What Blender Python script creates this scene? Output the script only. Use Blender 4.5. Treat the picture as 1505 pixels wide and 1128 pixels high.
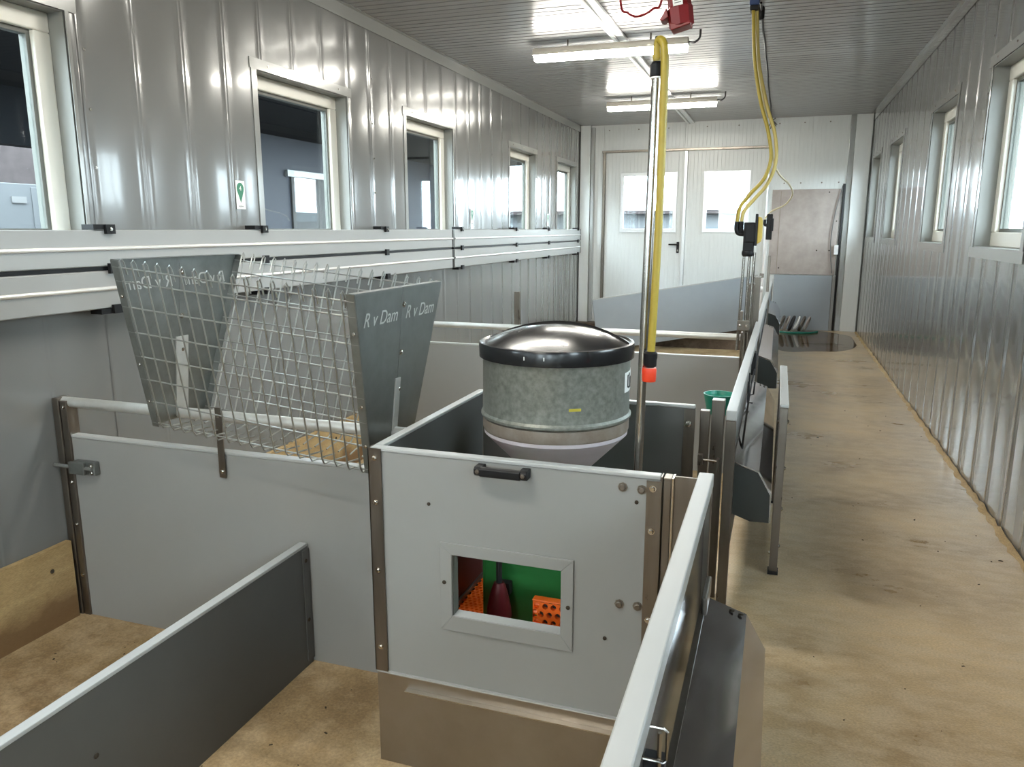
import bpy, bmesh, math, random
from mathutils import Vector, Matrix
random.seed(7)
sc = bpy.context.scene
for o in list(bpy.data.objects): bpy.data.objects.remove(o)
# ---------------------------------------------------------------- camera, sky, exposure
PITCH, YAW = math.radians(11.36), math.radians(18.94)
cam_d = bpy.data.cameras.new('camera'); cam_d.sensor_width = 36.0; cam_d.lens = 36.0*1130/1505
cam_d.clip_start = 0.02; cam_d.clip_end = 300
cam = bpy.data.objects.new('camera', cam_d); sc.collection.objects.link(cam)
cam.location = (0, 0, 1.3); cam.rotation_euler = (math.pi/2-PITCH, 0, YAW)
sc.camera = cam
SKY_STRENGTH = 13.0
LAMP_STRENGTH = 44.0
world = bpy.data.worlds.new('overcast_sky'); sc.world = world; world.use_nodes = True
bg = world.node_tree.nodes['Background']
bg.inputs[0].default_value = (0.84, 0.92, 1.0, 1); bg.inputs[1].default_value = SKY_STRENGTH
vs = sc.view_settings
vs.view_transform = 'Standard'; vs.look = 'None'; vs.gamma = 1.0; vs.use_curve_mapping = False
vs.exposure = 1.0
# ---------------------------------------------------------------- helpers
COL = sc.collection
ORG = {}
class MB:
    def __init__(s): s.v = []; s.f = []
    def add(s, vs_, fs):
        n = len(s.v); s.v += [tuple(p) for p in vs_]; s.f += [tuple(i+n for i in f) for f in fs]; return s
    def box(s, x0, x1, y0, y1, z0, z1):
        return s.add([(x0,y0,z0),(x1,y0,z0),(x1,y1,z0),(x0,y1,z0),(x0,y0,z1),(x1,y0,z1),(x1,y1,z1),(x0,y1,z1)],
              [(0,3,2,1),(4,5,6,7),(0,1,5,4),(1,2,6,5),(2,3,7,6),(3,0,4,7)])
    def prism(s, poly, axis, a, b):
        f = {'x': lambda p,t:(t,p[0],p[1]), 'y': lambda p,t:(p[0],t,p[1]), 'z': lambda p,t:(p[0],p[1],t)}[axis]
        n = len(poly)
        return s.add([f(p,a) for p in poly]+[f(p,b) for p in poly],
              [tuple(range(n)), tuple(range(2*n-1, n-1, -1))]+[(i,(i+1)%n,n+(i+1)%n,n+i) for i in range(n)])
    def hexa(s, c):   # 8 corners, bottom 4 then top 4
        return s.add(c, [(0,3,2,1),(4,5,6,7),(0,1,5,4),(1,2,6,5),(2,3,7,6),(3,0,4,7)])
    def tube(s, pts, r, n=10, cap=True):
        P = [Vector(p) for p in pts]; rings = []
        t0 = (P[1]-P[0]).normalized(); ref = Vector((0,0,1)) if abs(t0.z) < .9 else Vector((1,0,0))
        u = t0.cross(ref).normalized()
        for i, p in enumerate(P):
            t = ((P[min(i+1,len(P)-1)]-P[max(i-1,0)])).normalized()
            u = (u - t*u.dot(t)).normalized(); w = t.cross(u)
            rr = r[i] if isinstance(r, (list,tuple)) else r
            rings.append([p+(u*math.cos(2*math.pi*k/n)+w*math.sin(2*math.pi*k/n))*rr for k in range(n)])
        vv = [q for ring in rings for q in ring]; ff = []
        for i in range(len(P)-1):
            for k in range(n): ff.append((i*n+k, i*n+(k+1)%n, (i+1)*n+(k+1)%n, (i+1)*n+k))
        if cap: ff += [tuple(range(n-1,-1,-1)), tuple(range((len(P)-1)*n, len(P)*n))]
        return s.add(vv, ff)
    def lathe(s, prof, c, n=32, axis='z', cap=True):
        vv = []; ff = []
        m = {'z': lambda a,b,h:(c[0]+a,c[1]+b,c[2]+h), 'y': lambda a,b,h:(c[0]+a,c[1]+h,c[2]+b), 'x': lambda a,b,h:(c[0]+h,c[1]+a,c[2]+b)}[axis]
        for r, h in prof:
            for k in range(n): vv.append(m(r*math.cos(2*math.pi*k/n), r*math.sin(2*math.pi*k/n), h))
        for i in range(len(prof)-1):
            for k in range(n): ff.append((i*n+k, i*n+(k+1)%n, (i+1)*n+(k+1)%n, (i+1)*n+k))
        if cap: ff += [tuple(range(n-1,-1,-1)), tuple(range((len(prof)-1)*n, len(prof)*n))]
        return s.add(vv, ff)
    def build(s, name, mat, parent=None, smooth=False, bevel=0, tag_=None, recalc=True):
        if parent is not None: o3 = ORG[parent]
        else:
            xs = list(zip(*s.v)); o3 = Vector(((min(xs[0])+max(xs[0]))/2, (min(xs[1])+max(xs[1]))/2, min(xs[2])))
        me = bpy.data.meshes.new(name)
        me.from_pydata([(p[0]-o3[0], p[1]-o3[1], p[2]-o3[2]) for p in s.v], [], s.f)
        bm = bmesh.new(); bm.from_mesh(me)
        if recalc: bmesh.ops.recalc_face_normals(bm, faces=bm.faces)
        if smooth:
            for f in bm.faces: f.smooth = True
            for e in bm.edges:
                if len(e.link_faces) == 2 and e.calc_face_angle(0) > math.radians(38): e.smooth = False
        bm.to_mesh(me); bm.free()
        me.materials.append(mat)
        o = bpy.data.objects.new(name, me); COL.objects.link(o)
        if parent is not None:
            o.parent = parent; ORG[o] = o3 if parent.type == 'EMPTY' else o3
        else: o.location = o3; ORG[o] = o3
        if bevel:
            md = o.modifiers.new('edge', 'BEVEL'); md.width = bevel; md.segments = 2; md.limit_method = 'ANGLE'
        if tag_: tag(o, *tag_)
        return o
def tag(o, label, cat=None, group=None, kind=None):
    o['label'] = label
    if cat: o['category'] = cat
    if group: o['group'] = group
    if kind: o['kind'] = kind
    return o
def thing(name, label, cat, loc=(0,0,0), group=None, kind=None):
    o = bpy.data.objects.new(name, None); COL.objects.link(o); o.location = loc; o.empty_display_size = .1
    ORG[o] = Vector(loc); return tag(o, label, cat, group, kind)
def box(name, b, mat, parent=None, bevel=0.0, **k): return MB().box(*b).build(name, mat, parent, bevel=bevel, **k)
def bez(p, n=24):      # Catmull-Rom through points
    P = [Vector(q) for q in p]; P = [P[0]*2-P[1]]+P+[P[-1]*2-P[-2]]; out = []
    m = len(P)-3
    for i in range(m):
        a,b,c,d = P[i:i+4]; k = max(2, n//m)
        for j in range(k):
            t = j/k
            out.append(.5*((2*b)+(c-a)*t+(2*a-5*b+4*c-d)*t*t+(3*b-a-3*c+d)*t**3))
    return out+[P[-2]]
_bolt = {}
def bolt(parent, p, axis='y', sgn=-1, r=.008, mat=None, name='bolt'):
    key = (axis, sgn, r, mat.name)
    if key not in _bolt:
        m = MB().lathe([(r*1.5,0),(r*1.5,.002*sgn),(r,.002*sgn),(r,r*.75*sgn),(r*.7,r*.9*sgn)], (0,0,0), 8, axis)
        me = bpy.data.meshes.new('bolt'); me.from_pydata(m.v, [], m.f)
        bm = bmesh.new(); bm.from_mesh(me); bmesh.ops.recalc_face_normals(bm, faces=bm.faces); bm.to_mesh(me); bm.free()
        me.materials.append(mat); _bolt[key] = me
    o = bpy.data.objects.new(name, _bolt[key]); COL.objects.link(o); o.parent = parent
    o.location = Vector(p)-ORG[parent]; ORG[o] = ORG[parent]; return o
def text(name, s, size, mat, parent, loc, ux, uy, depth=.001, shear=0, align='CENTER', local=False):
    c = bpy.data.curves.new(name, 'FONT'); c.body = s; c.size = size; c.extrude = depth; c.shear = shear; c.align_x = align; c.align_y = 'CENTER'
    t = bpy.data.objects.new(name, c); COL.objects.link(t)
    dg = bpy.context.evaluated_depsgraph_get()
    me = bpy.data.meshes.new_from_object(t.evaluated_get(dg)); bpy.data.objects.remove(t); bpy.data.curves.remove(c)
    ux, uy = Vector(ux).normalized(), Vector(uy).normalized(); un = ux.cross(uy)
    L = Vector(loc) if local else Vector(loc)-ORG[parent]
    for v in me.vertices: v.co = L+ux*v.co.x+uy*v.co.y+un*v.co.z
    me.materials.clear(); me.materials.append(mat); me.name = name
    o = bpy.data.objects.new(name, me); COL.objects.link(o); o.parent = parent; ORG[o] = ORG[parent]; return o
# ---------------------------------------------------------------- materials
def mat(name, col, rough=.5, metal=0., spec=.5, var=0., vscale=4., vcol=None, bump=0., bscale=80., coat=0., stretch=None, rvar=0., emit=None, estr=0):
    m = bpy.data.materials.new(name); m.use_nodes = True; nt = m.node_tree; b = nt.nodes['Principled BSDF']
    b.inputs['Base Color'].default_value = (*col, 1); b.inputs['Roughness'].default_value = rough; b.inputs['Metallic'].default_value = metal
    b.inputs['Specular IOR Level'].default_value = spec; b.inputs['Coat Weight'].default_value = coat; b.inputs['Coat Roughness'].default_value = .08
    if emit: b.inputs['Emission Color'].default_value = (*emit, 1); b.inputs['Emission Strength'].default_value = estr
    if var or bump or rvar:
        tc = nt.nodes.new('ShaderNodeTexCoord'); mp = nt.nodes.new('ShaderNodeMapping'); nt.links.new(tc.outputs['Object'], mp.inputs[0])
        if stretch: mp.inputs['Scale'].default_value = stretch
    if var or rvar:
        nz = nt.nodes.new('ShaderNodeTexNoise'); nz.inputs['Scale'].default_value = vscale; nz.inputs['Detail'].default_value = 6; nz.inputs['Roughness'].default_value = .62
        nt.links.new(mp.outputs[0], nz.inputs[0])
    if var:
        rp = nt.nodes.new('ShaderNodeValToRGB'); rp.color_ramp.elements[0].position = .3; rp.color_ramp.elements[1].position = .72
        c2 = vcol or tuple(c*(1-var) for c in col)
        rp.color_ramp.elements[0].color = (*c2, 1); rp.color_ramp.elements[1].color = (*col, 1)
        nt.links.new(nz.outputs[0], rp.inputs[0]); nt.links.new(rp.outputs[0], b.inputs['Base Color'])
    if rvar:
        mr = nt.nodes.new('ShaderNodeMapRange'); mr.inputs[1].default_value = .3; mr.inputs[2].default_value = .7
        mr.inputs[3].default_value = max(.02, rough-rvar); mr.inputs[4].default_value = rough+rvar
        nt.links.new(nz.outputs[0], mr.inputs[0]); nt.links.new(mr.outputs[0], b.inputs['Roughness'])
    if bump:
        nb = nt.nodes.new('ShaderNodeTexNoise'); nb.inputs['Scale'].default_value = bscale; nb.inputs['Detail'].default_value = 4
        bp = nt.nodes.new('ShaderNodeBump'); bp.inputs['Strength'].default_value = bump; bp.inputs['Distance'].default_value = .004
        nt.links.new(mp.outputs[0], nb.inputs[0]); nt.links.new(nb.outputs[0], bp.inputs['Height']); nt.links.new(bp.outputs[0], b.inputs['Normal'])
    return m
M = {}
M['wall'] = mat('coated_steel_panel', (.18,.183,.177), .2, coat=.6, var=.05, vscale=2)
M['ceil'] = mat('coated_ceiling_steel', (.29,.29,.295), .3, coat=.3)
M['endwall'] = mat('white_steel_panel', (.70,.725,.715), .35, var=.06, vscale=3, stretch=(8,8,1))
M['flash'] = mat('grey_flashing', (.27,.275,.265), .22, coat=.5)
M['reveal'] = mat('reveal_grey', (.24,.245,.23), .4)
M['frame'] = mat('window_frame_pvc', (.78,.77,.70), .4)
M['gasket'] = mat('window_gasket', (.12,.125,.11), .5)
M['board'] = mat('white_pvc_board', (.335,.34,.332), .38, var=.04, vscale=3)
M['bead'] = mat('polished_bead', (.80,.79,.76), .25, .4)
M['black'] = mat('black_plastic', (.008,.008,.009), .45, spec=.25)
M['rubber'] = mat('black_rubber', (.02,.02,.022), .6)
M['pvc'] = mat('grey_partition_pvc', (.27,.27,.262), .42, var=.07, vscale=2.5)
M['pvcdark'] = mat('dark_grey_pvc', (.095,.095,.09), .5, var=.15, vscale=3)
M['pvcedge'] = mat('white_edge_trim', (.37,.38,.375), .35)
M['steel'] = mat('brushed_stainless', (.215,.19,.162), .34, .9, var=.18, vscale=14, stretch=(3,3,.4), rvar=.08)
M['kick'] = mat('dull_stainless_plate', (.34,.30,.255), .36, .9, var=.15, vscale=9, rvar=.06)
M['steelb'] = mat('bright_stainless', (.48,.455,.42), .22, 1., rvar=.06, vscale=10)
M['mirror'] = mat('polished_stainless_sheet', (.46,.46,.48), .10, 1., rvar=.04, vscale=5)
M['darkmirror'] = mat('dark_polished_sheet', (.075,.077,.08), .2, .9)
M['darkplate'] = mat('dark_end_plate', (.035,.04,.038), .45)
M['galv'] = mat('galvanised_sheet', (.24,.255,.247), .40, .75, var=.25, vscale=18, rvar=.08)
M['galvwire'] = mat('galvanised_wire', (.36,.375,.36), .35, .8)
M['pipe'] = mat('galvanised_pipe', (.62,.63,.61), .42, .55, var=.15, vscale=20)
M['zinc'] = mat('spangled_zinc', (.30,.31,.28), .42, .5, var=.4, vscale=60, vcol=(.16,.17,.15), rvar=.08)
M['zincdirt'] = mat('dusty_zinc_band', (.33,.29,.25), .55, .4, var=.35, vscale=16, vcol=(.22,.17,.13))
M['cone'] = mat('lilac_plastic_cone', (.56,.51,.54), .35, 0, var=.14, vscale=7)
M['lid'] = mat('black_glossy_lid', (.009,.009,.010), .22, spec=.4, coat=.12, rvar=.08, vscale=9)
M['orange'] = mat('orange_plastic', (.95,.16,.015), .4)
M['green'] = mat('green_plastic', (.022,.20,.045), .45, var=.25, vscale=6)
M['teal'] = mat('teal_green_plastic', (.01,.24,.17), .4)
M['red'] = mat('red_plastic', (.19,.008,.010), .35)
M['rubred'] = mat('red_rubber', (.11,.006,.010), .45)
M['redlining'] = mat('red_brown_lining', (.10,.028,.022), .5)
M['couple'] = mat('orange_red_coupling', (.70,.05,.015), .4)
M['yellow'] = mat('yellow_hose', (.37,.275,.03), .42, var=.12, vscale=30)
M['yellowp'] = mat('yellow_pale_hose', (.45,.355,.10), .4)
M['cream'] = mat('cream_hose', (.66,.60,.40), .4)
M['yellowc'] = mat('yellow_cover', (.42,.31,.05), .45)
M['alu'] = mat('aluminium_rail', (.72,.74,.75), .30, .35)
M['whitep'] = mat('white_plastic', (.80,.80,.80), .4)
M['lampbody'] = mat('lamp_housing', (.72,.68,.60), .45)
M['ink'] = mat('grey_ink', (.12,.12,.12), .6)
M['sticker'] = mat('white_sticker', (.85,.86,.84), .4)
M['stgreen'] = mat('green_print', (.035,.21,.12), .45)
M['blue'] = mat('blue_clamp', (.02,.05,.16), .4)
M['diff'] = mat('lamp_diffuser', (.9,.9,.88), .4, emit=(1.0,.965,.87), estr=LAMP_STRENGTH)
M['fibre'] = mat('fibre_cement_board', (.42,.365,.335), .7, var=.3, vscale=6, vcol=(.31,.265,.24), bump=.15)
M['bluegrey'] = mat('bluegrey_panel', (.30,.335,.37), .42, var=.08, vscale=3)
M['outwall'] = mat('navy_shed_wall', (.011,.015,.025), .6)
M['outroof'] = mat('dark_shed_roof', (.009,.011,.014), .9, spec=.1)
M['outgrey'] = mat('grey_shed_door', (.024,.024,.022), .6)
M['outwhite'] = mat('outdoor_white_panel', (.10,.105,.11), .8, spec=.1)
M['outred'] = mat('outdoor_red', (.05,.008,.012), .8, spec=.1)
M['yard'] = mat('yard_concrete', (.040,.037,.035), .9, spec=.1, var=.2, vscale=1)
M['shedfloor'] = mat('shed_floor_concrete', (.06,.06,.062), .9, var=.15)
M['brick'] = mat('pale_brick', (.050,.042,.042), .9, spec=.1, var=.3, vscale=5)
M['paleblue'] = mat('pale_blue_render', (.075,.10,.115), .8, spec=.1, var=.1, vscale=2)
M['soffit'] = mat('soffit_board', (.50,.48,.42), .6)
M['dirt'] = mat('dark_litter', (.035,.025,.015), .9)
def floor_mat(name, c1, c2, c3, rough, wetvar=.1, streak=(1,1,1), bmp=.25, spec=.5):
    m = bpy.data.materials.new(name); m.use_nodes = True; nt = m.node_tree; N = nt.nodes; Lk = nt.links; b = N['Principled BSDF']
    tc = N.new('ShaderNodeTexCoord'); mp = N.new('ShaderNodeMapping'); mp.inputs['Scale'].default_value = streak; Lk.new(tc.outputs['Object'], mp.inputs[0])
    def noise(s, d=8, r=.6):
        n = N.new('ShaderNodeTexNoise'); n.inputs['Scale'].default_value = s; n.inputs['Detail'].default_value = d; n.inputs['Roughness'].default_value = r
        Lk.new(mp.outputs[0], n.inputs[0]); return n
    n1 = noise(1.6); n2 = noise(9); n3 = noise(120, 3)
    def ramp(a, b_, ca, cb):
        r = N.new('ShaderNodeValToRGB'); r.color_ramp.elements[0].position = a; r.color_ramp.elements[1].position = b_
        r.color_ramp.elements[0].color = (*ca,1); r.color_ramp.elements[1].color = (*cb,1); return r
    r1 = ramp(.36, .66, c2, c1); Lk.new(n1.outputs[0], r1.inputs[0])
    r2 = ramp(.42, .62, (0,0,0), (1,1,1)); Lk.new(n2.outputs[0], r2.inputs[0])
    mx = N.new('ShaderNodeMixRGB'); mx.inputs[2].default_value = (*c3,1); Lk.new(r1.outputs[0], mx.inputs[1])
    mm = N.new('ShaderNodeMath'); mm.operation = 'MULTIPLY'; mm.inputs[1].default_value = .55; Lk.new(r2.outputs[0], mm.inputs[0]); Lk.new(mm.outputs[0], mx.inputs[0])
    r3 = ramp(.3, .7, (.72,.72,.72), (1.1,1.1,1.1)); Lk.new(n3.outputs[0], r3.inputs[0])
    mu = N.new('ShaderNodeMixRGB'); mu.blend_type = 'MULTIPLY'; mu.inputs[0].default_value = 1; Lk.new(mx.outputs[0], mu.inputs[1]); Lk.new(r3.outputs[0], mu.inputs[2])
    Lk.new(mu.outputs[0], b.inputs['Base Color'])
    mr = N.new('ShaderNodeMapRange'); mr.inputs[3].default_value = rough-wetvar; mr.inputs[4].default_value = rough+wetvar; Lk.new(n1.outputs[0], mr.inputs[0]); Lk.new(mr.outputs[0], b.inputs['Roughness'])
    bp = N.new('ShaderNodeBump'); b.inputs['Specular IOR Level'].default_value = spec; bp.inputs['Strength'].default_value = bmp; bp.inputs['Distance'].default_value = .004; Lk.new(n3.outputs[0], bp.inputs['Height']); Lk.new(bp.outputs[0], b.inputs['Normal'])
    return m
M['passage'] = floor_mat('passage_concrete', (.67,.51,.30), (.40,.285,.155), (.67,.55,.385), .30, .10, (1.1,1.9,1), .04, .7)
M['penfloor'] = floor_mat('pen_floor_bedding', (.44,.315,.165), (.23,.15,.07), (.54,.41,.25), .75)
M['plywood'] = floor_mat('weathered_plywood', (.52,.38,.19), (.42,.29,.13), (.36,.23,.10), .65, .1, (1,.5,2.5))
def stain(m, z0, z1, col):     # damp brown tide mark with a ragged edge along the foot of the board
    nt = m.node_tree; N = nt.nodes; L = nt.links; b = N['Principled BSDF']; src = b.inputs['Base Color'].links[0].from_socket
    tc = N.new('ShaderNodeTexCoord'); sx = N.new('ShaderNodeSeparateXYZ'); L.new(tc.outputs['Object'], sx.inputs[0])
    nz = N.new('ShaderNodeTexNoise'); nz.inputs['Scale'].default_value = 7; nz.inputs['Detail'].default_value = 6; L.new(tc.outputs['Object'], nz.inputs[0])
    ad = N.new('ShaderNodeMath'); ad.operation = 'MULTIPLY_ADD'; ad.inputs[1].default_value = -.22; L.new(nz.outputs[0], ad.inputs[0]); L.new(sx.outputs[2], ad.inputs[2])
    mr = N.new('ShaderNodeMapRange'); mr.inputs[1].default_value = z0; mr.inputs[2].default_value = z1; mr.inputs[3].default_value = .85; mr.inputs[4].default_value = 0; L.new(ad.outputs[0], mr.inputs[0])
    mx = N.new('ShaderNodeMixRGB'); mx.inputs[2].default_value = (*col,1); L.new(mr.outputs[0], mx.inputs[0]); L.new(src, mx.inputs[1]); L.new(mx.outputs[0], b.inputs['Base Color'])
M['mortar'] = M['plywood']; M['plywood'] = floor_mat('stained_plywood', (.52,.38,.19), (.42,.29,.13), (.36,.23,.10), .65, .1, (1,.5,2.5)); stain(M['plywood'], -.03, .06, (.16,.085,.035))
M['curb'] = floor_mat('dark_stained_concrete', (.10,.068,.045), (.05,.032,.02), (.20,.15,.11), .6)
def glass_mat():
    m = bpy.data.materials.new('window_glass'); m.use_nodes = True; nt = m.node_tree; nt.nodes.clear()
    o = nt.nodes.new('ShaderNodeOutputMaterial'); mx = nt.nodes.new('ShaderNodeMixShader'); t = nt.nodes.new('ShaderNodeBsdfTransparent')
    g = nt.nodes.new('ShaderNodeBsdfGlossy'); g.inputs['Roughness'].default_value = .01; f = nt.nodes.new('ShaderNodeFresnel'); f.inputs[0].default_value = 1.5
    gm = nt.nodes.new('ShaderNodeNewGeometry'); rr = nt.nodes.new('ShaderNodeMapRange'); rr.inputs[3].default_value = 1.5; rr.inputs[4].default_value = 1/1.5
    nt.links.new(gm.outputs['Backfacing'], rr.inputs[0]); nt.links.new(rr.outputs[0], f.inputs[0])   # same reflectance from both faces of the thin sheet
    t.inputs[0].default_value = (.90,.95,.95,1)
    nt.links.new(f.outputs[0], mx.inputs[0]); nt.links.new(t.outputs[0], mx.inputs[1]); nt.links.new(g.outputs[0], mx.inputs[2]); nt.links.new(mx.outputs[0], o.inputs[0]); return m
M['glass'] = glass_mat()
def water_mat():
    m = bpy.data.materials.new('shallow_water'); m.use_nodes = True; nt = m.node_tree; nt.nodes.clear()
    o = nt.nodes.new('ShaderNodeOutputMaterial'); mx = nt.nodes.new('ShaderNodeMixShader'); t = nt.nodes.new('ShaderNodeBsdfTransparent')
    g = nt.nodes.new('ShaderNodeBsdfGlossy'); g.inputs['Roughness'].default_value = .03; f = nt.nodes.new('ShaderNodeFresnel'); f.inputs[0].default_value = 1.33
    gm = nt.nodes.new('ShaderNodeNewGeometry'); rr = nt.nodes.new('ShaderNodeMapRange'); rr.inputs[3].default_value = 1.33; rr.inputs[4].default_value = 1/1.33
    nt.links.new(gm.outputs['Backfacing'], rr.inputs[0]); nt.links.new(rr.outputs[0], f.inputs[0])   # same reflectance from both faces of the thin sheet
    t.inputs[0].default_value = (.55,.51,.47,1)
    nt.links.new(f.outputs[0], mx.inputs[0]); nt.links.new(t.outputs[0], mx.inputs[1]); nt.links.new(g.outputs[0], mx.inputs[2]); nt.links.new(mx.outputs[0], o.inputs[0]); return m
M['water'] = water_mat()
# ---------------------------------------------------------------- room shell
XL, XR, YE, YB, ZC, ZP = -2.70, 1.0, 10.85, -6.6, 2.69, -.28
RIB = .295
LW = [(1.57,2.48),(3.66,4.58),(5.42,6.30),(7.79,8.69),(9.61,10.54),(-.55,.35),(-2.65,-1.75),(-4.75,-3.85)]  # last three windows are added out of view for frontal daylight
RW = [(1.80,2.70),(3.95,4.86),(5.70,6.58),(8.00,8.90),(9.70,10.54),(-.3,.6),(-2.4,-1.5),(-4.5,-3.6)]  # last three are unseen additions that let daylight into the near pen
WZ0, WZ1 = 1.205, 2.135
box('floor', (-.16,XR+.15,YB,YE,-.45,0), M['passage'], tag_=('bare tan concrete floor of the service passage along the right wall','floor',None,'structure'))
box('floor', (XL-.15,-.161,YB,10.55,-.45,ZP), M['penfloor'], tag_=('sunken sandy brown floor of the pens','floor',None,'structure'))
box('floor', (XL-.15,-.161,10.551,YE,-.45,0), M['curb'], tag_=('dark stained concrete step in front of the double door','floor',None,'structure'))
def samples(y0, y1, holes):
    out = set()
    k = math.floor((y0-2.53)/RIB)-1
    while True:
        c = 2.53+k*RIB
        if c > y1+RIB: break
        for dy, d in ((-.014,0),(-.009,.0015),(-.005,0),(.005,0),(.009,.0015),(.014,0),(.05,.0012),(.1,.0024),(.1475,.003),(.195,.0024),(.245,.0012)):
            if y0 < c+dy < y1: out.add((round(c+dy,5), d))
        k += 1
    res = dict(out); res.setdefault(y0, 0); res.setdefault(y1, 0)
    for a, b in holes:
        for e in (a, b):
            if y0 < e < y1:
                ks = sorted(res); lo = max(q for q in ks if q <= e); hi = min(q for q in ks if q >= e)
                res[e] = res[lo] if hi == lo else res[lo]+(res[hi]-res[lo])*(e-lo)/(hi-lo)
    return sorted(res.items())
def side_wall(name, x, sgn, holes, label, z0):
    root = thing(name, label, 'wall', (x, 4, z0), kind='structure')
    y = YB; seams = [YB]; c = 2.53-1.18*9
    while c < YE:
        if c > YB+.05: seams.append(c)
        c += 1.18
    seams.append(YE)
    for a, b in zip(seams, seams[1:]):
        for skin in (0, 1):
            m = MB(); idx = {}
            S = samples(a, b-.003, holes) if not skin else sorted({(q,0.) for q in [a,b]+[e for h in holes for e in h if a < e < b]})
            X = x if not skin else x-sgn*.16
            def V(yy, d, z):
                kk = (yy, z)
                if kk not in idx: idx[kk] = len(m.v); m.v.append((X+sgn*d, yy, z))
                return idx[kk]
            for (ya,da),(yb,db) in zip(S, S[1:]):
                mid = (ya+yb)/2; zs = [(z0, ZC)]
                if any(h0 < mid < h1 for h0, h1 in holes): zs = [(z0, WZ0), (WZ1, ZC)]
                for za, zb in zs: m.f.append((V(ya,da,za), V(yb,db,za), V(yb,db,zb), V(ya,da,zb)))
            if not skin and sgn < 0: m.f = [f[::-1] for f in m.f]
            o = m.build('wall_panel' if not skin else 'outer_skin', M['wall'], root, smooth=not skin, recalc=False)
            if not skin:
                for zz in (1.55, 1.78, 2.01, 2.3):
                    if not any(h0-.05 < a+.03 < h1+.05 for h0,h1 in holes): bolt(root, (x+sgn*.001, a+.03, zz), 'x', sgn, .004, M['steelb'], 'screw')
    return root
side_wall('wall_left', XL, 1, LW, 'left wall of glossy grey ribbed steel panels with five windows', ZP)
side_wall('wall_right', XR, -1, RW, 'right wall of glossy grey ribbed steel panels beside the passage', 0)
def window(n, x, sgn, y0, y1, label):
    root = thing('window_%d' % n, label, 'window', (x, (y0+y1)/2, WZ0), kind='structure')
    def B(name, xa, xb, b, m, bev=0): return box(name, (min(xa,xb),max(xa,xb))+b, m, root, bev)
    out = x-sgn*.16; t = .004
    B('reveal', x-sgn*.001, out, (y0,y1,WZ1-t,WZ1), M['reveal']); B('reveal', x-sgn*.001, out, (y0,y1,WZ0,WZ0+t), M['reveal'])
    B('reveal', x-sgn*.001, out, (y0,y0+t,WZ0+t,WZ1-t), M['reveal']); B('reveal', x-sgn*.001, out, (y1-t,y1,WZ0+t,WZ1-t), M['reveal'])
    w = .055; p0, p1 = x+sgn*.0045, x+sgn*.0075
    B('flashing', p0, p1, (y0-w,y1+w,WZ1,WZ1+w), M['flash']); B('flashing', p0, p1, (y0-w,y1+w,WZ0-w,WZ0), M['flash'])
    B('flashing', p0, p1, (y0-w*.8,y0,WZ0,WZ1), M['flash']); B('flashing', p0, p1, (y1,y1+w*.3,WZ0,WZ1), M['flash'])
    for yy in (y0+.1, (y0+y1)/2, y1-.1): bolt(root, (p1, yy, WZ1+.03), 'x', sgn, .004, M['steelb'], 'screw')
    f0, f1 = x-sgn*.075, x-sgn*.135; a, b, c, d, fw = y0+t, y1-t, WZ0+t, WZ1-t, .075
    for bb in ((a,b,d-fw,d),(a,b,c,c+fw),(a,a+fw,c+fw,d-fw),(b-fw,b,c+fw,d-fw)): B('frame_bar', f0, f1, bb, M['frame'], .006)
    g = .018
    for bb in ((a+fw,b-fw,d-fw-g,d-fw),(a+fw,b-fw,c+fw,c+fw+g),(a+fw,a+fw+g,c+fw+g,d-fw-g),(b-fw-g,b-fw,c+fw+g,d-fw-g)): B('gasket', f0-sgn*.02, f1+sgn*.004, bb, M['gasket'])
    B('glass_pane', x-sgn*.105, x-sgn*.111, (a+fw+g,b-fw-g,c+fw+g,d-fw-g), M['glass'])
lt = ['white framed window at the left edge, nearest on the left wall','white framed window beside the green numbered sticker','white framed window above the hay rack\'s far end, third on the left wall','narrow looking window past the middle of the left wall, second from the end','farthest window on the left wall, by the corner post','unseen left wall window just behind the viewpoint, added for frontal daylight','unseen left wall window two places behind the viewpoint, added for frontal daylight','unseen left wall window three places behind the viewpoint, added for frontal daylight']
rt = ['passage side window behind the viewpoint on the right wall','large white framed window at the right edge of the view','white framed window second along the right wall','white framed window third along the right wall','farthest window on the right wall, next to the end corner','unseen right wall window beside the viewpoint, added to light the near pen','unseen right wall window two places behind the viewpoint, added for frontal daylight','unseen right wall window three places behind the viewpoint, added for frontal daylight']
for i, (a, b) in enumerate(LW): window(i+1, XL, 1, a, b, lt[i])
for i, (a, b) in enumerate(RW): window(i+9, XR, -1, a, b, rt[i])
# ceiling of ribbed panels
ceil = thing('ceiling', 'ceiling of light grey finely ribbed steel panels', 'ceiling', (-.85, 4, ZC), kind='structure')
seams = [YB]+[k*1.0+.0 for k in range(-6, 11)]+[YE]
for a, b in zip(seams, seams[1:]):
    m = MB(); ys = [(a+.002,0)]
    k = math.ceil((a+.01)/.0833)
    while k*.0833 < b-.02:
        c = k*.0833; ys += [(c,0),(c+.004,.011),(c+.012,.011),(c+.016,0)]; k += 1
    ys.append((b-.002,0)); ys = [q for q in ys if a+.0015 < q[0] < b-.0015]
    for yy, d in ys: m.v += [(XL,yy,ZC+d),(XR,yy,ZC+d)]
    for i in range(len(ys)-1): m.f.append((2*i,2*i+2,2*i+3,2*i+1))
    m.build('ceiling_panel', M['ceil'], ceil, recalc=False)
box('roof_core', (XL-.16,XR+.16,YB,YE+.1,ZC+.012,ZC+.14), M['outroof'], ceil)
box('ceiling_rail', (-1.265,-1.165,YB,YE-.02,ZC-.022,ZC-.001), M['alu'], ceil, .004)
box('rail_rib', (-1.235,-1.222,YB,YE-.02,ZC-.028,ZC-.0225), M['pvcedge'], ceil)
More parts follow.
